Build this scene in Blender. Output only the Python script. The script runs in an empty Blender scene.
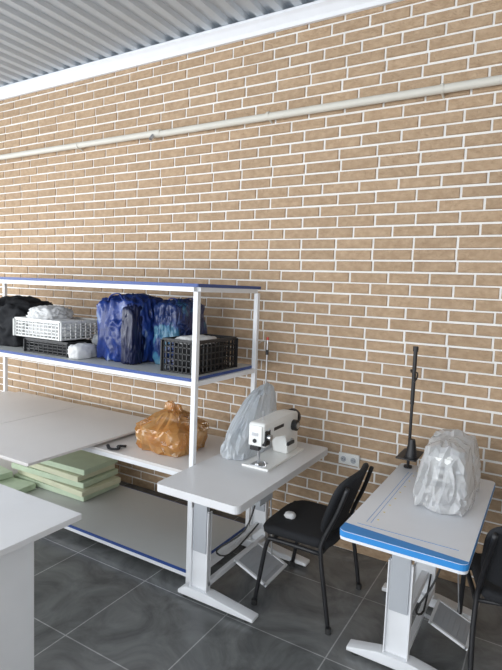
import bpy, bmesh, math, random
from mathutils import Vector, Matrix, noise, Euler
random.seed(7)
S=bpy.context.scene
COL=S.collection
# ------------------------------------------------------------------ materials
def mat(name,col,rough=.5,metal=0,var=0,vscale=8,bump=0,bscale=60,detail=4):
    m=bpy.data.materials.new(name); m.use_nodes=True
    nt=m.node_tree; b=nt.nodes['Principled BSDF']
    b.inputs['Base Color'].default_value=(*col,1); b.inputs['Roughness'].default_value=rough
    b.inputs['Metallic'].default_value=metal
    tc=nt.nodes.new('ShaderNodeTexCoord')
    n=nt.nodes.new('ShaderNodeTexNoise'); n.inputs['Scale'].default_value=vscale; n.inputs['Detail'].default_value=detail
    nt.links.new(tc.outputs['Object'],n.inputs['Vector'])
    r=nt.nodes.new('ShaderNodeValToRGB'); v=max(var,.02)
    r.color_ramp.elements[0].position=.3; r.color_ramp.elements[1].position=.7
    r.color_ramp.elements[0].color=(*[c*(1-v) for c in col],1); r.color_ramp.elements[1].color=(*[min(1,c*(1+v)) for c in col],1)
    nt.links.new(n.outputs['Fac'],r.inputs['Fac']); nt.links.new(r.outputs['Color'],b.inputs['Base Color'])
    if bump:
        n2=nt.nodes.new('ShaderNodeTexNoise'); n2.inputs['Scale'].default_value=bscale; n2.inputs['Detail'].default_value=5
        nt.links.new(tc.outputs['Object'],n2.inputs['Vector'])
        bp=nt.nodes.new('ShaderNodeBump'); bp.inputs['Strength'].default_value=bump; bp.inputs['Distance'].default_value=.01
        nt.links.new(n2.outputs['Fac'],bp.inputs['Height']); nt.links.new(bp.outputs['Normal'],b.inputs['Normal'])
    return m
M_white=mat('white_paint',(.78,.79,.81),.4)
M_lam=mat('grey_laminate',(.50,.50,.52),.45,var=.04,vscale=3)
M_lamw=mat('white_laminate',(.76,.76,.77),.4,var=.03,vscale=3)
M_board=mat('board_laminate',(.68,.65,.63),.42,var=.04,vscale=2)
M_bottom=mat('shelf_laminate',(.50,.51,.50),.5,var=.04,vscale=2)
M_blue=mat('blue_edging',(.02,.06,.24),.4)
M_blue2=mat('table_blue',(.03,.24,.60),.4)
M_pipe=mat('pipe_paint',(.66,.63,.56),.5)
M_plas=mat('white_plastic',(.80,.80,.78),.35)
M_black=mat('black_plastic',(.012,.012,.014),.45)
M_fab=mat('black_fabric',(.012,.013,.016),.85,bump=.4,bscale=300)
M_steel=mat('steel',(.55,.56,.58),.3,1)
M_legg=mat('leg_grey',(.42,.44,.47),.45)
M_foam=mat('foam_green',(.52,.62,.46),.9,var=.06,bump=.3,bscale=200)
M_foam2=mat('foam_yellow',(.62,.63,.46),.9,var=.06,bump=.3,bscale=200)
M_cloth=mat('white_cloth',(.72,.72,.72),.8)
M_yellow=mat('yellow_paint',(.7,.55,.08),.5)
M_rub=mat('rubber',(.03,.03,.03),.7)
M_red=mat('red_mark',(.5,.05,.04),.5)

# ------------------------------------------------------------------ helpers
def E(name,loc=(0,0,0),rotz=0):
    o=bpy.data.objects.new(name,None); o.location=loc; o.rotation_euler=(0,0,rotz); o.empty_display_size=.1
    COL.objects.link(o); return o
def mk(name,bm,m,par=None,smooth=False):
    me=bpy.data.meshes.new(name); bmesh.ops.recalc_face_normals(bm,faces=bm.faces); bm.to_mesh(me); bm.free()
    o=bpy.data.objects.new(name,me); COL.objects.link(o)
    if m: me.materials.append(m)
    if smooth:
        for p in me.polygons: p.use_smooth=True
    if par: o.parent=par
    return o
def bxadd(bm,c,s,rot=None,bev=0):
    g=bmesh.ops.create_cube(bm,size=1); vs=g['verts']
    bmesh.ops.scale(bm,vec=s,verts=vs)
    if bev:
        es=set(e for v in vs for e in v.link_edges)
        r=bmesh.ops.bevel(bm,geom=list(es),offset=bev,segments=2,affect='EDGES',profile=.6); vs=list(set(r['verts'])|set(v for v in vs if v.is_valid))
    if rot: bmesh.ops.rotate(bm,cent=(0,0,0),matrix=Euler(rot).to_matrix(),verts=vs)
    bmesh.ops.translate(bm,vec=c,verts=vs)
def box(par,name,c,s,m,bev=.003,rot=None):
    bm=bmesh.new(); bxadd(bm,c,s,rot,bev); return mk(name,bm,m,par)
def bx2(par,name,a,b,m,bev=.003):
    return box(par,name,[(a[i]+b[i])/2 for i in range(3)],[abs(b[i]-a[i]) for i in range(3)],m,bev)
def cyladd(bm,p,q,r1,r2=None,seg=16):
    p=Vector(p);q=Vector(q);d=q-p
    g=bmesh.ops.create_cone(bm,cap_ends=True,segments=seg,radius1=r1,radius2=r1 if r2 is None else r2,depth=d.length)
    vs=g['verts']; R=d.to_track_quat('Z','Y').to_matrix()
    bmesh.ops.rotate(bm,cent=(0,0,0),matrix=R,verts=vs); bmesh.ops.translate(bm,vec=(p+q)/2,verts=vs)
def cyl(par,name,p,q,r,m,r2=None,seg=20):
    bm=bmesh.new(); cyladd(bm,p,q,r,r2,seg); o=mk(name,bm,m,par,True)
    md=o.modifiers.new('e','EDGE_SPLIT'); md.split_angle=math.radians(40); return o
def tube(par,name,pts,r,m,seg=10,flat=1,closed=False,sm=4):
    P=[Vector(p) for p in pts]; Q=[]
    n=len(P)
    rng=range(n if closed else n-1)
    for i in rng:
        p0=P[(i-1)%n] if closed or i>0 else P[0]; p1=P[i]; p2=P[(i+1)%n]; p3=P[(i+2)%n] if closed or i+2<n else P[-1]
        for k in range(sm):
            t=k/sm; Q.append(.5*((2*p1)+(p2-p0)*t+(2*p0-5*p1+4*p2-p3)*t*t+(3*p1-p0-3*p2+p3)*t**3))
    if not closed: Q.append(P[-1])
    bm=bmesh.new(); rings=[]; N=len(Q); up=None
    for i,q in enumerate(Q):
        a=Q[(i-1)%N] if closed or i>0 else Q[0]; b=Q[(i+1)%N] if closed or i<N-1 else Q[-1]
        t=(b-a).normalized()
        if up is None: up=Vector((0,0,1)) if abs(t.z)<.9 else Vector((1,0,0))
        s=t.cross(up).normalized(); up=s.cross(t).normalized()
        rings.append([bm.verts.new(q+s*math.cos(2*math.pi*j/seg)*r+up*math.sin(2*math.pi*j/seg)*r*flat) for j in range(seg)])
    for i in range(N if closed else N-1):
        A=rings[i];B=rings[(i+1)%N]
        for j in range(seg): bm.faces.new((A[j],A[(j+1)%seg],B[(j+1)%seg],B[j]))
    if not closed: bm.faces.new(rings[0]); bm.faces.new(rings[-1][::-1])
    return mk(name,bm,m,par,True)
def prism(par,name,poly,x0,x1,m,axis='x',bev=0):
    def P(a,b,t): return {'x':(t,a,b),'y':(a,t,b),'z':(a,b,t)}[axis]
    bm=bmesh.new(); A=[bm.verts.new(P(a,b,x0)) for a,b in poly];B=[bm.verts.new(P(a,b,x1)) for a,b in poly];n=len(poly)
    bm.faces.new(A);bm.faces.new(B[::-1])
    for i in range(n): bm.faces.new((A[i],A[(i+1)%n],B[(i+1)%n],B[i]))
    if bev: bmesh.ops.bevel(bm,geom=list(bm.edges),offset=bev,segments=3,affect='EDGES',profile=.5)
    o=mk(name,bm,m,par,bev>0)
    if bev: o.modifiers.new('e','EDGE_SPLIT').split_angle=math.radians(35)
    return o
def bag(par,name,c,s,m,seed=0,crk=.12,top=None,sub=5,flatb=.75,freq=3.2,gain=.55,smooth=True,boxy=.35,facet=0,vert=1.0):
    """crumpled bag: sphere pushed into a sagging sack with sharp folds; c = centre of the bottom.
    vert<1 stretches the folds vertically; facet>0 decimates into flat crinkled facets"""
    bm=bmesh.new(); bmesh.ops.create_icosphere(bm,subdivisions=sub,radius=1)
    off=Vector((seed*3.1,seed*1.7,seed*.9))
    for v in bm.verts:
        d=v.co.normalized(); z=d.z
        p=Vector((d.x,d.y,z))
        k=max(abs(d.x),abs(d.y),abs(z))
        p=p*(1+(1/k-1)*boxy)
        n=0;a=1;f=freq; dd=Vector((d.x,d.y,d.z*vert)); q=dd+off+.35*noise.noise_vector((dd+off)*1.7)
        for o in range(5):
            n+=a*(1-2*abs(noise.noise(q*f))); a*=gain; f*=1.9
        p*=1+crk*(n-.7)
        if p.z<-flatb: p.z=-flatb
        if top: p=top(p,d)
        v.co=Vector((p.x*s[0]/2,p.y*s[1]/2,(p.z+flatb)/(1+flatb)*s[2]))+Vector(c)
    o=mk(name,bm,m,par,smooth)
    if facet:
        md=o.modifiers.new('d','DECIMATE'); md.ratio=facet
    return o

# ------------------------------------------------------------------ room
WY=3.40; CZ=3.77
XL,XR,YF=-6.4,2.6,-2.6
def floor_mat():
    m=bpy.data.materials.new('floor_tiles'); m.use_nodes=True; nt=m.node_tree; b=nt.nodes['Principled BSDF']
    tc=nt.nodes.new('ShaderNodeTexCoord'); mp=nt.nodes.new('ShaderNodeMapping'); mp.inputs['Location'].default_value=(.25,.1,0)
    nt.links.new(tc.outputs['Object'],mp.inputs['Vector'])
    br=nt.nodes.new('ShaderNodeTexBrick'); br.offset=0; br.inputs['Scale'].default_value=1
    br.inputs['Brick Width'].default_value=.6; br.inputs['Row Height'].default_value=.6; br.inputs['Mortar Size'].default_value=.0035; br.inputs['Mortar Smooth'].default_value=.1
    br.inputs['Color1'].default_value=(.145,.15,.15,1);br.inputs['Color2'].default_value=(.17,.173,.172,1);br.inputs['Mortar'].default_value=(.36,.36,.36,1)
    nt.links.new(mp.outputs['Vector'],br.inputs['Vector'])
    n=nt.nodes.new('ShaderNodeTexNoise'); n.inputs['Scale'].default_value=2.6; n.inputs['Detail'].default_value=9; n.inputs['Roughness'].default_value=.62; n.inputs['Distortion'].default_value=1.6
    nt.links.new(tc.outputs['Object'],n.inputs['Vector'])
    r=nt.nodes.new('ShaderNodeValToRGB'); r.color_ramp.elements[0].position=.35;r.color_ramp.elements[1].position=.72
    r.color_ramp.elements[0].color=(.65,.65,.65,1); r.color_ramp.elements[1].color=(1.5,1.5,1.5,1)
    nt.links.new(n.outputs['Fac'],r.inputs['Fac'])
    mx=nt.nodes.new('ShaderNodeMix'); mx.data_type='RGBA'; mx.blend_type='MULTIPLY'; mx.inputs['Factor'].default_value=1
    nt.links.new(br.outputs['Color'],mx.inputs['A']); nt.links.new(r.outputs['Color'],mx.inputs['B']); nt.links.new(mx.outputs['Result'],b.inputs['Base Color'])
    b.inputs['Roughness'].default_value=.26
    bp=nt.nodes.new('ShaderNodeBump'); bp.inputs['Strength'].default_value=.15; bp.inputs['Distance'].default_value=.005
    nt.links.new(n.outputs['Fac'],bp.inputs['Height']); nt.links.new(bp.outputs['Normal'],b.inputs['Normal'])
    return m
bx2(None,'floor',(XL-.1,YF-.1,-.08),(XR+.1,WY+.1,0),floor_mat(),0)
M_plaster=mat('plaster',(.68,.66,.63),.9,var=.04,bump=.1)
def wall_with_windows(name,axis,pos,a0,a1,wins,z0,z1,m):
    bm=bmesh.new(); t=.12
    def add(u0,u1,w0,w1):
        c=((u0+u1)/2,(w0+w1)/2); 
        if axis=='x': bxadd(bm,(pos,c[0],c[1]),(t,u1-u0,w1-w0))
        else: bxadd(bm,(c[0],pos,c[1]),(u1-u0,t,w1-w0))
    cur=a0
    for (u0,u1) in wins:
        add(cur,u0,0,CZ+.05); add(u0,u1,0,z0); add(u0,u1,z1,CZ+.05); cur=u1
    add(cur,a1,0,CZ+.05)
    return mk(name,bm,m)
wall_with_windows('wall_left','x',XL-.06,YF,WY+.1,[(-2.0,.2),(.7,2.6)],.7,3.1,M_plaster)
wall_with_windows('wall_front','y',YF-.06,XL-.1,XR+.1,[(-5.8,-3.4),(-2.9,-.5),(0,2.2)],.3,3.1,M_plaster)
wall_with_windows('wall_right','x',XR+.06,YF,WY+.1,[],.3,3.1,M_plaster)
def window(name,axis,pos,u0,u1,z0,z1):
    e=E(name)
    def b(n,ua,ub,wa,wb):
        if axis=='x': bx2(e,n,(pos-.03,ua,wa),(pos+.03,ub,wb),M_white,.004)
        else: bx2(e,n,(ua,pos-.03,wa),(ub,pos+.03,wb),M_white,.004)
    b('frame_bottom',u0,u1,z0,z0+.06); b('frame_top',u0,u1,z1-.06,z1); b('frame_side_1',u0,u0+.06,z0,z1); b('frame_side_2',u1-.06,u1,z0,z1)
    b('mullion',(u0+u1)/2-.03,(u0+u1)/2+.03,z0,z1)
k=1
for u0,u1 in [(-2.0,.2),(.7,2.6)]: window('window_%d'%k,'x',XL-.06,u0,u1,.7,3.1);k+=1
for u0,u1 in [(-5.8,-3.4),(-2.9,-.5),(0,2.2)]: window('window_%d'%k,'y',YF-.06,u0,u1,.3,3.1);k+=1

def brick_mat():
    m=bpy.data.materials.new('brick_tiles'); m.use_nodes=True; nt=m.node_tree; b=nt.nodes['Principled BSDF']; b.inputs['Roughness'].default_value=.85
    at=nt.nodes.new('ShaderNodeAttribute'); at.attribute_name='tint'
    tc=nt.nodes.new('ShaderNodeTexCoord')
    mp=nt.nodes.new('ShaderNodeMapping'); mp.inputs['Scale'].default_value=(1,1,1.5); nt.links.new(tc.outputs['Object'],mp.inputs['Vector'])
    n=nt.nodes.new('ShaderNodeTexNoise'); n.inputs['Scale'].default_value=24; n.inputs['Detail'].default_value=6; nt.links.new(mp.outputs['Vector'],n.inputs['Vector'])
    r=nt.nodes.new('ShaderNodeValToRGB'); r.color_ramp.elements[0].color=(.40,.275,.172,1); r.color_ramp.elements[1].color=(.52,.375,.25,1)
    r.color_ramp.elements[0].position=.3; r.color_ramp.elements[1].position=.75
    nt.links.new(n.outputs['Fac'],r.inputs['Fac'])
    mx=nt.nodes.new('ShaderNodeMix'); mx.data_type='RGBA'; mx.blend_type='MULTIPLY'; mx.inputs['Factor'].default_value=1
    nt.links.new(r.outputs['Color'],mx.inputs['A']); nt.links.new(at.outputs['Color'],mx.inputs['B']); nt.links.new(mx.outputs['Result'],b.inputs['Base Color'])
    n2=nt.nodes.new('ShaderNodeTexNoise'); n2.inputs['Scale'].default_value=26; n2.inputs['Detail'].default_value=5; n2.inputs['Distortion'].default_value=1.2; nt.links.new(mp.outputs['Vector'],n2.inputs['Vector'])
    bp=nt.nodes.new('ShaderNodeBump'); bp.inputs['Strength'].default_value=.9; bp.inputs['Distance'].default_value=.013
    nt.links.new(n2.outputs['Fac'],bp.inputs['Height']); nt.links.new(bp.outputs['Normal'],b.inputs['Normal'])
    return m
def brick_wall():
    BW,BH,J=.255,.065,.011; verts=[];faces=[];tints=[]
    row=0; z=.0
    while z<3.68:
        z0=z; z1=min(z+BH,3.70); off=((row*.37)%1)*(BW+J) if row%4==3 else (row%2)*.5*(BW+J)+random.uniform(-.02,.02)
        x=XL-off
        while x<XR:
            x0=max(x+random.uniform(0,.003),XL); x1=min(x+BW,XR)
            if x1-x0>.03:
                d=.009; i=.004; b=len(verts); dy=random.uniform(-.0015,.0015)
                zz0=z0+random.uniform(-.002,.002); zz1=z1+random.uniform(-.002,.002)
                verts+= [(x0,WY,zz0),(x1,WY,zz0),(x1,WY,zz1),(x0,WY,zz1),
                         (x0+i,WY-d+dy,zz0+i),(x1-i,WY-d+dy,zz0+i),(x1-i,WY-d+dy,zz1-i),(x0+i,WY-d+dy,zz1-i)]
                faces+=[(b+4,b+5,b+6,b+7),(b,b+1,b+5,b+4),(b+1,b+2,b+6,b+5),(b+2,b+3,b+7,b+6),(b+3,b,b+4,b+7)]
                t=random.uniform(.94,1.05); tints+=[t]*5
            x+=BW+J
        z+=BH+J; row+=1
    me=bpy.data.meshes.new('brick_tiles'); me.from_pydata(verts,[],faces)
    ca=me.color_attributes.new('tint','FLOAT_COLOR','CORNER')
    for p,t in zip(me.polygons,tints):
        for _ in p.loop_indices: ca.data[_].color=(t,t*.99,t*.97,1)
    me.materials.append(brick_mat())
    o=bpy.data.objects.new('brick_tiles',me); COL.objects.link(o); return o
wb=bx2(None,'wall_back',(XL-.1,WY,0),(XR+.1,WY+.12,CZ+.05),mat('mortar',(.84,.82,.79),.9,var=.04,bump=.2),0)
br=brick_wall(); br.parent=wb; br.matrix_parent_inverse=wb.matrix_world.inverted()

def ceiling():
    bm=bmesh.new(); prof=[]; x=XL-.1
    P=.15
    while x<XR+.1:
        prof+=[(x,0),(x+.06,0),(x+.08,.028),(x+.13,.028)]; x+=P
    prev=None
    for px,pz in prof:
        a=bm.verts.new((px,YF-.1,CZ+pz)); b=bm.verts.new((px,WY+.1,CZ+pz))
        if prev: bm.faces.new((prev[0],a,b,prev[1]))
        prev=(a,b)
    o=mk('ceiling',bm,mat('ceiling_metal',(.50,.55,.60),.35,.3))
    o.modifiers.new('s','SOLIDIFY').thickness=-.01
    return o
ceiling()
prism(None,'trim_1',[(WY-.012,3.675),(WY-.035,3.675),(WY-.045,3.70),(WY-.075,3.735),(WY-.095,3.75),(WY-.095,3.768),(WY-.012,3.768)],XL,XR,mat('cornice_white',(.80,.81,.84),.5))

# pipe
e=E('wall_heating_pipe')
cyl(e,'pipe_left',(XL+.02,WY-.06,3.085),(-2.95,WY-.06,3.08),.026,M_pipe)
cyl(e,'pipe_right',(-2.95,WY-.06,3.07),(XR-.02,WY-.06,3.085),.026,M_pipe)
cyl(e,'coupling',(-3.03,WY-.06,3.078),(-2.9,WY-.06,3.075),.031,M_pipe)
cyl(e,'air_valve',(-2.97,WY-.08,3.06),(-2.97,WY-.11,3.02),.015,M_steel)
for i,x in enumerate((-5.25,-3.9,-1.9,-.7,.6)):
    cyl(e,'clamp_%d'%i,(x,WY-.06,3.078),(x+.02,WY-.06,3.078),.030,M_pipe)
    cyl(e,'clamp_stem_%d'%i,(x+.01,WY-.06,3.06),(x+.01,WY-.004,3.045),.007,M_pipe)

# outlet
e=E('wall_socket',(-1.155,WY-.012,.665))
box(e,'plate',(0,-.008,0),(.15,.016,.08),M_plas,.004)
for i in(-1,1):
    cyl(e,'well_%d'%i,(i*.036,-.016,0),(i*.036,-.024,0),.028,M_plas)
    cyl(e,'recess_%d'%i,(i*.036,-.0245,0),(i*.036,-.0255,0),.02,M_legg)
    for j in(-1,1): cyl(e,'pin_%d_%d'%(i,j),(i*.036+j*.008,-.0256,0),(i*.036+j*.008,-.027,0),.003,M_black,seg=8)

# ------------------------------------------------------------------ rack
e=E('metal_shelving_rack')
X0,X1,Y0,Y1=-4.67,-1.80,2.42,3.12
t=.032
for i,(x,y) in enumerate([(X1,Y0),(X1,Y1),(X0,Y0),(X0,Y1)]):
    bx2(e,'post_%d'%(i+1),(x-t/2,y-t/2,.0),(x+t/2,y+t/2,1.80),M_white,.003)
def level(n,z,blue,m,th=.018):
    for j,y in((0,Y0),(1,Y1)): bx2(e,'%s_rail_%d'%(n,j),(X0+t/2,y-t/2+.003,z-th-.03),(X1-t/2,y+t/2-.003,z-th),M_white,.002)
    for j,x in((0,X0),(1,X1)): bx2(e,'%s_side_%d'%(n,j),(x-t/2+.003,Y0+t/2,z-th-.03),(x+t/2-.003,Y1-t/2,z-th),M_white,.002)
    if n=='top': a=(X0-t/2,Y0-t/2,z-th);b=(X1+t/2,Y1+t/2,z)
    else: a=(X0+t/2,Y0-t/2,z-th);b=(X1-t/2,Y1+t/2,z)
    bx2(e,n+'_board',a,b,m,.001)
    if blue:
        bx2(e,n+'_edging_front',(a[0],a[1]-.004,z-th-.001),(b[0],a[1],z+.001),M_blue,.001)
        bx2(e,n+'_edging_back',(a[0],b[1],z-th-.001),(b[0],b[1]+.004,z+.001),M_blue,.001)
        bx2(e,n+'_edging_right',(b[0],a[1],z-th-.001),(b[0]+.004,b[1],z+.001),M_blue,.001)
level('top',1.845,True,M_lam); level('middle',1.285,True,M_bottom); level('work',.715,False,M_board); level('bottom',.10,True,M_bottom)

e=E('chipboard_sheet_stack')
def sheet(n,x0,x1,y0,y1,z,th=.016,m=M_board): bx2(e,n,(x0,y0,z),(x1,y1,z+th),m,.001)
sheet('sheet_1',-4.35,-2.64,1.9,3.09,.716)
sheet('sheet_2',-3.50,-2.60,1.88,3.10,.733); sheet('sheet_3',-4.40,-3.508,1.86,3.09,.733)
e=E('foam_sheet_stack')
for i,(x,y,r,w,d,mm) in enumerate([(-3.5,2.9,.03,.85,.40,M_foam),(-3.47,2.9,-.04,.85,.40,M_foam2),(-3.52,2.9,.05,.85,.4,M_foam),(-3.55,2.9,.0,.85,.4,M_foam2),(-3.5,2.91,.04,.8,.38,M_foam)]):
    box(e,'slab_%d'%(i+1),(x,y,.127+i*.05),(w,d,.045),mm,.006,rot=(0,0,r))
e=E('foam_offcuts')
box(e,'offcut_1',(-3.85,2.54,.13),(.55,.2,.05),M_foam,.006,rot=(0,0,.1))
box(e,'offcut_2',(-4.1,2.56,.185),(.5,.2,.05),M_foam,.006,rot=(0,0,-.12))

# thin plastic film material
def film(name,cols,scale,clear0,clear1,transl=.5,bump=.15,rough=.2):
    m=bpy.data.materials.new(name); m.use_nodes=True; nt=m.node_tree; L=nt.links.new
    nt.nodes.remove(nt.nodes['Principled BSDF']); out=nt.nodes['Material Output']
    tc=nt.nodes.new('ShaderNodeTexCoord'); n=nt.nodes.new('ShaderNodeTexNoise'); n.inputs['Scale'].default_value=scale; n.inputs['Detail'].default_value=3; n.inputs['Distortion'].default_value=1.2
    L(tc.outputs['Object'],n.inputs['Vector']); r=nt.nodes.new('ShaderNodeValToRGB'); els=r.color_ramp.elements
    els[0].position=cols[0][0]; els[0].color=(*cols[0][1],1); els[1].position=cols[-1][0]; els[1].color=(*cols[-1][1],1)
    for p,c in cols[1:-1]: x=els.new(p); x.color=(*c,1)
    L(n.outputs['Fac'],r.inputs['Fac'])
    v=nt.nodes.new('ShaderNodeTexNoise'); v.inputs['Scale'].default_value=13; v.inputs['Detail'].default_value=2; v.inputs['Distortion'].default_value=2.5; L(tc.outputs['Object'],v.inputs['Vector'])
    bp=nt.nodes.new('ShaderNodeBump'); bp.inputs['Strength'].default_value=bump; bp.inputs['Distance'].default_value=.03; L(v.outputs['Fac'],bp.inputs['Height'])
    df=nt.nodes.new('ShaderNodeBsdfDiffuse'); tl=nt.nodes.new('ShaderNodeBsdfTranslucent'); tr=nt.nodes.new('ShaderNodeBsdfTransparent'); gl=nt.nodes.new('ShaderNodeBsdfGlossy'); gl.inputs['Roughness'].default_value=rough
    for x in (df,tl): L(r.outputs['Color'],x.inputs['Color']); L(bp.outputs['Normal'],x.inputs['Normal'])
    L(bp.outputs['Normal'],gl.inputs['Normal'])
    m1=nt.nodes.new('ShaderNodeMixShader'); m1.inputs[0].default_value=transl; L(df.outputs[0],m1.inputs[1]); L(tl.outputs[0],m1.inputs[2])
    fr=nt.nodes.new('ShaderNodeLayerWeight'); fr.inputs['Blend'].default_value=.4; mr=nt.nodes.new('ShaderNodeMapRange'); mr.inputs['To Min'].default_value=clear0; mr.inputs['To Max'].default_value=clear1
    L(fr.outputs['Facing'],mr.inputs['Value'])
    m2=nt.nodes.new('ShaderNodeMixShader'); L(mr.outputs['Result'],m2.inputs[0]); L(m1.outputs[0],m2.inputs[1]); L(tr.outputs[0],m2.inputs[2])
    fz=nt.nodes.new('ShaderNodeFresnel'); fz.inputs['IOR'].default_value=1.6; L(bp.outputs['Normal'],fz.inputs['Normal'])
    m3=nt.nodes.new('ShaderNodeMixShader'); L(fz.outputs[0],m3.inputs[0]); L(m2.outputs[0],m3.inputs[1]); L(gl.outputs[0],m3.inputs[2]); L(m3.outputs[0],out.inputs['Surface'])
    return m
M_film=film('blue_film',[(.3,(.80,.88,.97)),(.7,(.88,.94,.99))],5,.50,.12,transl=.3)
M_film2=film('white_film',[(.3,(.93,.94,.97)),(.7,(.97,.98,.99))],5,.55,.15,transl=.3)
M_or=film('amber_film',[(.3,(.85,.34,.07)),(.7,(.98,.58,.22))],6,.60,.10,transl=.4,rough=.1)
def knot_top(p,d):
    if d.z>.3:
        k=(d.z-.3)/.7; s=1-.93*k**.75
        return Vector((p.x*s,p.y*s,p.z+k*.12))
    return p
e=E('tied_plastic_bag')
bag(e,'sack',(-2.20,2.72,.718),(.44,.40,.27),M_or,seed=3,crk=.08,top=knot_top,facet=.16,smooth=False,vert=.6)
for i,(dx,dy,dz,s,cc) in enumerate([(-.09,-.02,0,.17,(.30,.09,.02)),(.08,-.04,0,.19,(.38,.18,.05)),(0,.08,.0,.2,(.10,.04,.02)),(.0,-.06,.08,.14,(.55,.33,.14)),(-.02,.05,.07,.13,(.16,.05,.02))]):
    bag(e,'content_%d'%i,(-2.20+dx,2.72+dy,.722+dz),(s,s*.8,s*.6),mat('amber_content_%d'%i,cc,.8,var=.3),seed=4+i,crk=.12,sub=4)
for i,(dx,dy,w,h) in enumerate([(-.035,0,.07,.075),(.035,.01,.06,.065),(0,-.02,.05,.085)]):
    bag(e,'knot_ear_%d'%i,(-2.20+dx,2.72+dy,.955),(w,.03,h),M_or,seed=i+9,crk=.2,sub=3,smooth=False)
e=E('black_strap')
tube(e,'strap',[(-2.55,2.46,.728),(-2.49,2.42,.725),(-2.43,2.44,.73),(-2.48,2.49,.728),(-2.44,2.52,.726)],.012,M_fab,flat=.6)

# --------------------------------------------------------------- rack contents
Z=1.287
M_ibag=mat('blue_bag',(.012,.035,.22),.35,var=.2,vscale=6)
def pat_mat(name,cols,sc,rough=.3,dist=2.5):
    m=bpy.data.materials.new(name); m.use_nodes=True; nt=m.node_tree; b=nt.nodes['Principled BSDF']; b.inputs['Roughness'].default_value=rough
    tc=nt.nodes.new('ShaderNodeTexCoord'); n=nt.nodes.new('ShaderNodeTexNoise'); n.inputs['Scale'].default_value=sc; n.inputs['Detail'].default_value=5; n.inputs['Distortion'].default_value=dist
    nt.links.new(tc.outputs['Object'],n.inputs['Vector']); r=nt.nodes.new('ShaderNodeValToRGB')
    els=r.color_ramp.elements; els[0].position=cols[0][0]; els[0].color=(*cols[0][1],1); els[1].position=cols[-1][0]; els[1].color=(*cols[-1][1],1)
    for p,c in cols[1:-1]: x=els.new(p); x.color=(*c,1)
    nt.links.new(n.outputs['Fac'],r.inputs['Fac']); nt.links.new(r.outputs['Color'],b.inputs['Base Color']); return m
M_ib=pat_mat('blue_print_bag',[(.3,(.008,.02,.11)),(.57,(.013,.04,.21)),(.62,(.02,.06,.26)),(.65,(.15,.21,.36)),(.75,(.40,.43,.50))],5,dist=1.0)
M_tb=pat_mat('teal_print_bag',[(.35,(.008,.016,.08)),(.53,(.016,.04,.15)),(.57,(.04,.15,.26)),(.7,(.15,.28,.36))],6,dist=1)
M_navy=mat('navy_film',(.008,.012,.05),.3)
e=E('blue_shopping_bag')
bag(e,'sack',(-2.60,2.76,Z),(.41,.45,.46),M_ib,seed=1,crk=.085,flatb=.9,boxy=.55,vert=.5,sub=6,gain=.5)
bag(e,'side_gusset',(-2.46,2.59,Z),(.11,.14,.40),M_navy,seed=5,crk=.12,flatb=.9,boxy=.5,vert=.4)
for j,y in enumerate((2.60,2.86)): tube(e,'handle_%d'%j,[(-2.72,y,Z+.37),(-2.69,y,Z+.45),(-2.60,y,Z+.47),(-2.54,y,Z+.39)],.009,M_ibag,flat=.5)
e=E('printed_shopping_bag')
bag(e,'sack',(-2.265,2.86,Z),(.22,.40,.44),M_tb,seed=2,crk=.09,flatb=.9,boxy=.55,vert=.5,sub=6,gain=.5)
bag(e,'tucked_corner',(-2.21,2.76,Z+.22),(.12,.14,.2),M_tb,seed=6,crk=.14,flatb=.85)
for j,y in enumerate((2.76,2.95)): tube(e,'handle_%d'%j,[(-2.33,y,Z+.36),(-2.30,y,Z+.44),(-2.23,y,Z+.45),(-2.20,y,Z+.36)],.008,M_ibag,flat=.5)
e=E('black_cloth_bag')
bag(e,'sack',(-3.97,2.78,Z),(.60,.5,.38),M_fab,seed=8,crk=.13)
def crate(name,x0,x1,y0,y1,z0,h,m,nx=9,ny=11,nz=4):
    e=E(name); bm=bmesh.new(); w=.008
    bxadd(bm,((x0+x1)/2,(y0+y1)/2,z0+.005),(x1-x0,y1-y0,.01))
    for zz in [z0+.004+(h-.004)*k/nz for k in range(nz+1)]:
        hh=.022 if zz>z0+h*.99 else .007
        for y in(y0,y1): bxadd(bm,((x0+x1)/2,y,zz),(x1-x0,w,hh))
        for x in(x0,x1): bxadd(bm,(x,(y0+y1)/2,zz),(w,y1-y0,hh))
    for i in range(nx+1):
        x=x0+(x1-x0)*i/nx
        for y in(y0,y1): bxadd(bm,(x,y,z0+h/2),(.007 if 0<i<nx else .03,w,h))
    for i in range(ny+1):
        y=y0+(y1-y0)*i/ny
        for x in(x0,x1): bxadd(bm,(x,y,z0+h/2),(w,.007 if 0<i<ny else .03,h))
    mk('lattice_body',bm,m,e); return e
e=crate('black_plastic_crate',-2.12,-1.86,2.50,2.96,Z,.20,M_black,8,11,5)
bag(e,'contents',(-1.99,2.73,Z+.015),(.22,.40,.17),M_fab,seed=12,crk=.1,sub=4)
bag(e,'white_paper',(-2.0,2.7,Z+.17),(.2,.24,.05),M_cloth,seed=14,crk=.2,sub=4)
e=crate('black_plastic_crate.001',-3.46,-2.98,2.48,2.92,Z,.095,M_black)
bag(e,'contents',(-3.22,2.70,Z+.012),(.42,.38,.08),M_fab,seed=13,crk=.1,sub=4)
e=crate('white_plastic_basket',-3.56,-3.04,2.46,2.88,Z+.115,.13,M_plas,12,9,5)
bag(e,'contents',(-3.30,2.67,Z+.13),(.46,.36,.12),M_cloth,seed=20,crk=.15,sub=5)
bag(e,'crumpled_cloth',(-3.40,2.66,Z+.20),(.26,.28,.14),M_cloth,seed=25,crk=.18,sub=5)
e=E('folded_white_cloth')
bag(e,'cloth_1',(-2.90,2.54,Z),(.12,.2,.10),M_cloth,seed=22,crk=.16,sub=4)
bag(e,'cloth_2',(-2.9,2.78,Z),(.12,.24,.17),mat('grey_cloth',(.3,.31,.32),.9),seed=23,crk=.16,sub=4)

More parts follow.
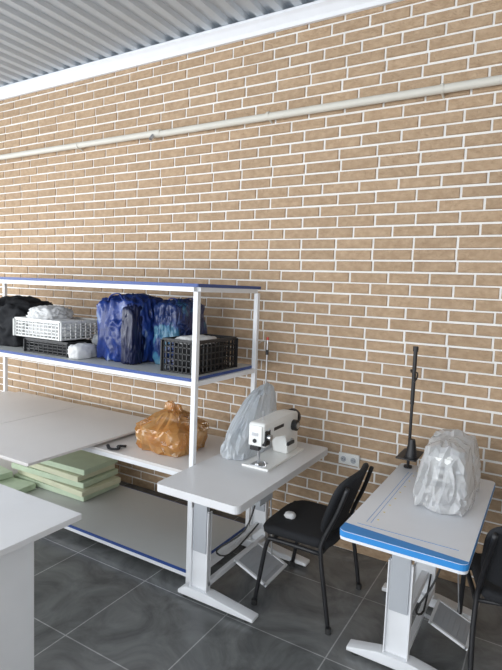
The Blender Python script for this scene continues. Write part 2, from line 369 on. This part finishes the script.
# ------------------------------------------------------------------ left worktable
e=E('white_worktable')
bx2(e,'top',(-3.2,.25,.732),(-1.81,1.59,.76),M_lamw,.002)
bx2(e,'leg_panel_1',(-1.875,1.19,0),(-1.855,1.37,.732),M_white,.002)
bx2(e,'leg_panel_1b',(-1.99,1.35,0),(-1.875,1.37,.732),M_white,.002)
bx2(e,'leg_panel_2',(-1.875,.3,0),(-1.855,.48,.732),M_white,.002)
bx2(e,'leg_panel_3',(-3.15,1.19,0),(-3.13,1.37,.732),M_white,.002)
bx2(e,'leg_panel_4',(-3.15,.3,0),(-3.13,.48,.732),M_white,.002)
bx2(e,'apron_front',(-3.13,1.33,.64),(-1.99,1.35,.732),M_white,.002)
bx2(e,'stretcher',(-3.13,1.33,.2),(-1.99,1.35,.28),M_white,.002)

# ------------------------------------------------------------------ sewing tables
def sewing_table(name,x0,x1,y0,y1,ztop,colx,ny,fy,topmat,blue,ts=1):
    e=E(name); th=.042
    r=.03; poly=[]
    for cx_,cy_,a0 in((x1-r,y1-r,0),(x0+r,y1-r,90),(x0+r,y0+r,180),(x1-r,y0+r,270)):
        for k in range(5):
            a=math.radians(a0+k*22.5); poly.append((cx_+r*math.cos(a),cy_+r*math.sin(a)))
    prism(e,'top',poly,ztop-th,ztop,topmat,'z')
    if blue:
        poly2=[(x0+.001,y0+.085)]+[p for p in poly if p[1]<y0+.04]+[(x1-.001,y0+.035)]
        prism(e,'blue_corner_print',[(p[0],p[1]) for p in poly2],ztop,ztop+.0008,M_blue2,'z')
        c=((x0+x1)/2,(y0+y1)/2); poly3=[(c[0]+(p[0]-c[0])*1.006,c[1]+(p[1]-c[1])*1.003) for p in poly]
        prism(e,'blue_edging',poly3,ztop-th+.014,ztop-.002,M_blue2,'z')
        for i in range(2): bx2(e,'print_line_%d'%i,(x0+.08+i*.02,y0+.15,ztop),(x0+.082+i*.02,y1-.15,ztop+.0006),M_blue2,0)
        for i in range(9): cyl(e,'print_dot_%d'%i,(x0+.12,y0+.2+i*.1,ztop),(x0+.12,y0+.2+i*.1,ztop+.0007),.005,M_yellow,seg=10)
        bx2(e,'print_ruler',(x0+.05,y0+.11,ztop),(x1-.05,y0+.113,ztop+.0006),M_blue2,0)
    for i,y in enumerate((ny,fy)):
        s=-1 if i==0 else 1
        bx2(e,'column_web_%d'%i,(colx-.06,y-.003,.06),(colx+.06,y+.003,.55),M_white,.001)
        bx2(e,'column_flange_a%d'%i,(colx-.06,y-.02,.06),(colx-.054,y+.02,.55),M_white,.001)
        bx2(e,'column_flange_b%d'%i,(colx+.054,y-.02,.06),(colx+.06,y+.02,.55),M_white,.001)
        bx2(e,'inner_column_%d'%i,(colx-.045,y-.016,.30),(colx+.045,y+.016,ztop-th-.02),M_legg,.002)
        bx2(e,'top_bracket_%d'%i,(x0+.05,y-.03,ztop-th-.03),(x1-.06,y+.03,ztop-th),M_white,.003)
        prism(e,'foot_%d'%i,[(x0-.02,0.02),(x1-.03,0.02),(x1-.03,.04),(colx+.08,.075),(colx-.08,.075),(x0-.02,.04)],y-.035,y+.035,M_white,'y',.004)
        for j,x in enumerate((x0+.02,x1-.08)): cyl(e,'pad_%d_%d'%(i,j),(x,y,0),(x,y,.022),.022,M_rub)
        for j in range(3): cyl(e,'bolt_%d_%d'%(i,j),(colx,y+s*.004,.35+j*.06),(colx,y+s*.012,.35+j*.06),.008,M_steel,seg=6)
    bx2(e,'stretcher',(colx-.02,ny,.17),(colx+.02,fy,.21),M_white,.003)
    bx2(e,'pedal_rail',(colx+.03,ny,.10),(colx+.06,fy,.13),M_white,.003)
    px=colx+.20; py=(ny+fy)/2+.03
    g=bpy.data.objects.new('treadle',None); COL.objects.link(g); g.parent=e; g.location=(px,py,.12); g.rotation_euler=(0,math.radians(22),0); g.scale=(ts,ts,ts)
    bm=bmesh.new()
    for y in(-.14,.14): bxadd(bm,(0,y,0),(.24,.018,.016))
    for x in(-.12,.12): bxadd(bm,(x,0,0),(.018,.298,.016))
    mk('treadle_frame',bm,M_white,g)
    bx2(g,'treadle_plate',(-.11,-.13,-.003),(.11,.13,.003),M_legg,.001)
    for i in range(6): bx2(g,'treadle_rib_%d'%i,(-.09+i*.035,-.12,.003),(-.086+i*.035,.12,.006),M_legg,.001)
    tube(e,'treadle_arm',[(colx+.045,py,.115),(px-.05,py,.10)],.01,M_white,sm=1)
    cyl(e,'pitman_rod',(px+.02,py+.1,.13),(px-.02,py+.12,.58),.005,M_steel)
    cyl(e,'motor_body',(colx+.12,py+.05,.62),(colx+.12,py+.22,.62),.065,M_black)
    cyl(e,'motor_pulley',(colx+.12,py+.22,.62),(colx+.12,py+.25,.62),.035,M_steel)
    bx2(e,'motor_mount',(colx+.08,py+.06,.67),(colx+.16,py+.2,ztop-th),M_black,.003)
    bx2(e,'control_box',(x1-.20,ny+.09,ztop-th-.11),(x1-.08,ny+.24,ztop-th),M_legg,.005)
    bx2(e,'oil_pan',(x0+.14,ny+.27,ztop-th-.06),(x1-.14,fy-.12,ztop-th),M_rub,.01)
    tube(e,'power_cable',[(x1-.14,ny+.16,ztop-th-.10),(x1-.18,ny+.1,.45),(colx+.07,ny+.06,.30),(colx+.08,ny+.2,.22),(colx+.05,fy-.1,.25)],.005,M_rub)
    return e
M_t1=mat('table_laminate',(.68,.68,.69),.4,var=.03,vscale=3)
M_t2=mat('table_laminate_white',(.76,.77,.80),.4,var=.03,vscale=3)
T1=sewing_table('industrial_sewing_table',-1.77,-1.245,2.05,3.22,.77,-1.655,2.33,3.02,M_t1,False,.95)
T2=sewing_table('industrial_sewing_table.001',-.755,-.215,2.12,3.22,.77,-.535,2.42,3.04,M_t2,True,.8)

# ------------------------------------------------------------------ sewing machine head
def machine(name,x,y,z,m):
    """needle end towards -Y; column/handwheel towards +Y; operator on +X"""
    e=E(name,(x,y,z))
    bx2(e,'bed',(-.09,-.06,-.002),(.09,.44,.012),m,.004)
    prof=[(-.055,.17),(-.06,.26),(-.045,.275),(.10,.27),(.30,.275),(.385,.27),(.40,.255),(.405,.05),(.41,.012),(.26,.012),(.255,.05),(.245,.12),(.22,.155),(.10,.165),(.015,.165),(.015,.125),(-.04,.125)]
    prism(e,'arm_and_column',prof,-.05,.055,m,'x',.010)
    bx2(e,'face_plate',(-.042,-.068,.14),(.045,-.06,.26),M_plas,.004)
    cyl(e,'needle_bar',(0,-.02,.06),(0,-.02,.14),.0055,M_steel); cyl(e,'presser_bar',(0,-.005,.03),(0,-.005,.14),.005,M_steel)
    cyl(e,'needle',(0,-.02,.015),(0,-.02,.06),.002,M_steel,seg=8)
    bx2(e,'presser_foot',(-.012,-.035,.013),(.012,.01,.02),M_steel,.002)
    bx2(e,'needle_plate',(-.04,-.05,.012),(.04,.04,.0145),M_steel,.001)
    cyl(e,'tension_disc',(.055,-.02,.19),(.085,-.02,.19),.018,M_steel)
    cyl(e,'stitch_dial',(.055,.33,.19),(.085,.33,.19),.035,M_black); cyl(e,'stitch_dial_cap',(.085,.33,.19),(.09,.33,.19),.02,M_steel)
    cyl(e,'reverse_lever_hub',(.055,.31,.09),(.07,.31,.09),.018,M_steel); bx2(e,'reverse_lever',(.065,.22,.08),(.08,.31,.1),M_black,.004)
    bx2(e,'label_panel',(.0555,.05,.19),(.0575,.2,.245),M_plas,.001); bx2(e,'logo_strip',(.0575,.06,.21),(.0582,.19,.23),M_black,.0002)
    bx2(e,'black_guard',(.04,-.05,.14),(.062,.01,.23),M_black,.004)
    bx2(e,'thread_guide_plate',(-.02,-.072,.20),(.02,-.068,.22),M_steel,.001)
    cyl(e,'face_screw',(.0,-.068,.17),(.0,-.074,.17),.012,M_black)
    bx2(e,'lamp_housing',(-.03,-.075,.115),(.03,-.04,.14),M_black,.003)
    cyl(e,'handwheel',(0,.415,.215),(0,.445,.215),.055,M_black); cyl(e,'handwheel_rim',(0,.445,.215),(0,.455,.215),.045,M_steel); cyl(e,'handwheel_shaft',(0,.40,.215),(0,.416,.215),.02,M_steel)
    tube(e,'take_up_lever',[(.045,-.03,.23),(.07,-.03,.235),(.075,-.03,.25)],.003,M_steel)
    cyl(e,'thread_pin',(0,.02,.27),(0,.02,.33),.003,M_steel)
    tube(e,'knee_guard_wire',[(.06,-.055,.06),(.075,-.06,.03),(.03,-.07,.02)],.003,M_steel)
    return e
m1=machine('industrial_sewing_machine',-1.45,2.62,.772,M_plas)
m2=machine('industrial_sewing_machine.001',-.42,2.68,.772,M_plas)

def lean(p,d):
    k=max(0,p.z+.75)/1.75
    s=1-.5*k**1.3
    return Vector((p.x*s+.5*k*k,p.y*s+.45*k,p.z))
e=E('plastic_machine_cover')
bag(e,'film',(-1.66,2.83,.772),(.21,.50,.42),M_film,seed=31,crk=.09,top=lean,freq=2.2,sub=5,gain=.6,facet=.2,smooth=False,vert=.35)
def cov(p,d):
    k=max(0,p.z+.85)/1.85; s=1-.25*k; return Vector((p.x*s,p.y*s,p.z+.05*math.sin(6*d.y)*k))
e=E('plastic_machine_cover.001')
bag(e,'film',(-.415,2.85,.774),(.30,.62,.32),M_film2,seed=33,crk=.08,top=cov,flatb=.85,freq=2.4,sub=5,gain=.6,facet=.2,smooth=False,vert=.35,boxy=.5)

def thread_stand(name,x,y,z,h,full,m):
    e=E(name,(x,y,z))
    cyl(e,'rod',(0,0,0),(0,0,h),.006 if not full else .009,m)
    cyl(e,'flange',(0,0,0),(0,0,.012),.025,m)
    if full:
        cyl(e,'upper_rod',(0,0,h*.55),(0,0,h+.02),.012,M_black)
        tube(e,'guide_arm',[(0,0,h*.82),(.03,-.05,h*.83),(.04,-.10,h*.80),(.03,-.12,h*.77)],.005,M_black)
        tube(e,'guide_arm_2',[(0,0,h*.82),(-.03,.05,h*.83),(-.04,.10,h*.80)],.005,M_black)
        cyl(e,'top_knob',(0,0,h),(0,0,h+.03),.016,M_black)
        bx2(e,'spool_tray',(-.05,-.12,.08),(.07,.10,.088),M_black,.003)
        cyl(e,'spool_base',(.03,-.07,.088),(.03,-.07,.098),.04,M_black)
        cyl(e,'thread_cone',(.03,-.07,.098),(.03,-.07,.20),.036,M_black,r2=.018)
        cyl(e,'thread_cone_2',(.0,.06,.088),(.0,.06,.14),.03,M_black,r2=.018)
    else:
        tube(e,'guide_arm',[(0,0,h*.97),(-.02,-.03,h*.99),(-.03,-.07,h*.97)],.003,M_steel)
        cyl(e,'top_knob',(0,0,h),(0,0,h+.02),.009,M_red)
        cyl(e,'clamp',(0,0,h*.85),(0,0,h*.9),.011,M_black)
    return e
thread_stand('thread_stand',-1.735,3.18,.77,.70,False,M_steel)
thread_stand('thread_stand.001',-.70,3.15,.77,.72,True,M_black)

# ------------------------------------------------------------------ chairs (facing local -X)
def chair(name,x,y,rz):
    e=E(name,(x,y,0),rz)
    W=.25
    for i,s in enumerate((-1,1)):
        yy=s*W
        tube(e,'back_leg_%d'%i,[(.24,yy,.012),(.20,yy,.25),(.17,yy*.96,.42),(.18,yy*.93,.50),(.245,yy*.88,.66),(.29,yy*.82,.80)],.0125,M_black)
        tube(e,'front_leg_%d'%i,[(-.22,yy,.012),(-.18,yy,.25),(-.15,yy,.40),(-.10,yy,.425),(.17,yy*.97,.42)],.0125,M_black)
        for j,xx in enumerate((.24,-.22)): cyl(e,'foot_cap_%d_%d'%(i,j),(xx,yy,0),(xx,yy,.03),.017,M_rub)
    tube(e,'cross_bar_1',[(-.12,-W,.42),(-.12,W,.42)],.010,M_black,sm=1)
    tube(e,'cross_bar_2',[(.17,-W*.97,.42),(.17,W*.97,.42)],.010,M_black,sm=1)
    bm=bmesh.new(); N=14; grid={}
    for a in range(N+1):
        for b in range(N+1):
            u=-1+2*a/N; v=-1+2*b/N
            k=(abs(u)**5+abs(v)**5)**(1/5) if (u or v) else 1; m=max(abs(u),abs(v)); f=m/k if k else 1
            xx=u*f*.225; yy=v*f*.235
            zz=.485+.012*(1-u*u)*(1-v*v)-(.028*max(0,-u-.5)**1.5*2)-.012*(1-v*v)*.5
            grid[a,b]=bm.verts.new((xx-.01,yy,zz))
    for a in range(N):
        for b in range(N): bm.faces.new((grid[a,b],grid[a+1,b],grid[a+1,b+1],grid[a,b+1]))
    o=mk('seat',bm,M_fab,e,True); sd=o.modifiers.new('s','SOLIDIFY'); sd.thickness=.05; sd.offset=-1; o.modifiers.new('b','BEVEL').width=.012
    bm=bmesh.new(); grid={}
    for a in range(N+1):
        for b in range(N+1):
            u=-1+2*a/N; v=-1+2*b/N
            k=(abs(u)**4+abs(v)**4)**(1/4) if (u or v) else 1; m=max(abs(u),abs(v)); f=m/k if k else 1
            yy=u*f*.235; zz=.67+v*f*.175
            xx=.215+.34*(zz-.60)-.045*(yy/.235)**2
            grid[a,b]=bm.verts.new((xx,yy,zz))
    for a in range(N):
        for b in range(N): bm.faces.new((grid[a,b],grid[a+1,b],grid[a+1,b+1],grid[a,b+1]))
    o=mk('backrest',bm,M_fab,e,True); sd=o.modifiers.new('s','SOLIDIFY'); sd.thickness=.03; sd.offset=0; o.modifiers.new('b','BEVEL').width=.01
    return e
c1=chair('office_visitor_chair',-1.15,2.73,math.radians(0))
c2=chair('office_visitor_chair.001',-.02,2.75,math.radians(-75))
e=E('white_fabric_scrap'); bag(e,'scrap',(-1.25,2.66,.489),(.06,.05,.03),M_cloth,seed=44,crk=.2,sub=3)

# ------------------------------------------------------------------ light
w=bpy.data.worlds.new('World'); S.world=w; w.use_nodes=True
bg=w.node_tree.nodes['Background']; bg.inputs['Color'].default_value=(.80,.90,1,1); bg.inputs['Strength'].default_value=1.4
def area(n,loc,rot,sx,sy,p,col=(1,1,1)):
    l=bpy.data.lights.new(n,'AREA'); l.shape='RECTANGLE'; l.size=sx; l.size_y=sy; l.energy=p; l.color=col
    o=bpy.data.objects.new(n,l); o.location=loc; o.rotation_euler=rot; COL.objects.link(o); return o
area('window_light_front_1',(-4.6,YF-.2,1.8),(math.radians(90),0,0),2.3,2.6,110,(.96,.98,1))
area('window_light_front_2',(-1.7,YF-.2,1.8),(math.radians(90),0,0),2.3,2.6,112,(.96,.98,1))
area('window_light_front_3',(1.1,YF-.2,1.8),(math.radians(90),0,0),2.1,2.6,45,(.96,.98,1))
area('window_light_left_1',(XL-.25,-.9,1.9),(0,math.radians(-90),0),2.2,2.1,110,(.96,.98,1))
area('window_light_left_2',(XL-.25,1.65,1.9),(0,math.radians(-90),0),2.2,1.8,72,(.96,.98,1))

# ------------------------------------------------------------------ camera
cam=bpy.data.cameras.new('camera'); co=bpy.data.objects.new('camera',cam); COL.objects.link(co); S.camera=co
yaw,pit,rol=math.radians(30.5),math.radians(5.19),math.radians(2.19)
fw=Vector((-math.sin(yaw)*math.cos(pit),math.cos(yaw)*math.cos(pit),-math.sin(pit)))
r0=Vector((math.cos(yaw),math.sin(yaw),0)); d0=fw.cross(r0); c,s=math.cos(rol),math.sin(rol)
r=c*r0-s*d0; d=s*r0+c*d0
Mx=Matrix((( r.x,-d.x,-fw.x,0),(r.y,-d.y,-fw.y,0),(r.z,-d.z,-fw.z,1.83),(0,0,0,1)))
co.matrix_world=Mx
cam.sensor_fit='VERTICAL'; cam.sensor_height=36; cam.lens=512.1/670*36; cam.clip_start=.02
S.view_settings.view_transform='Standard'
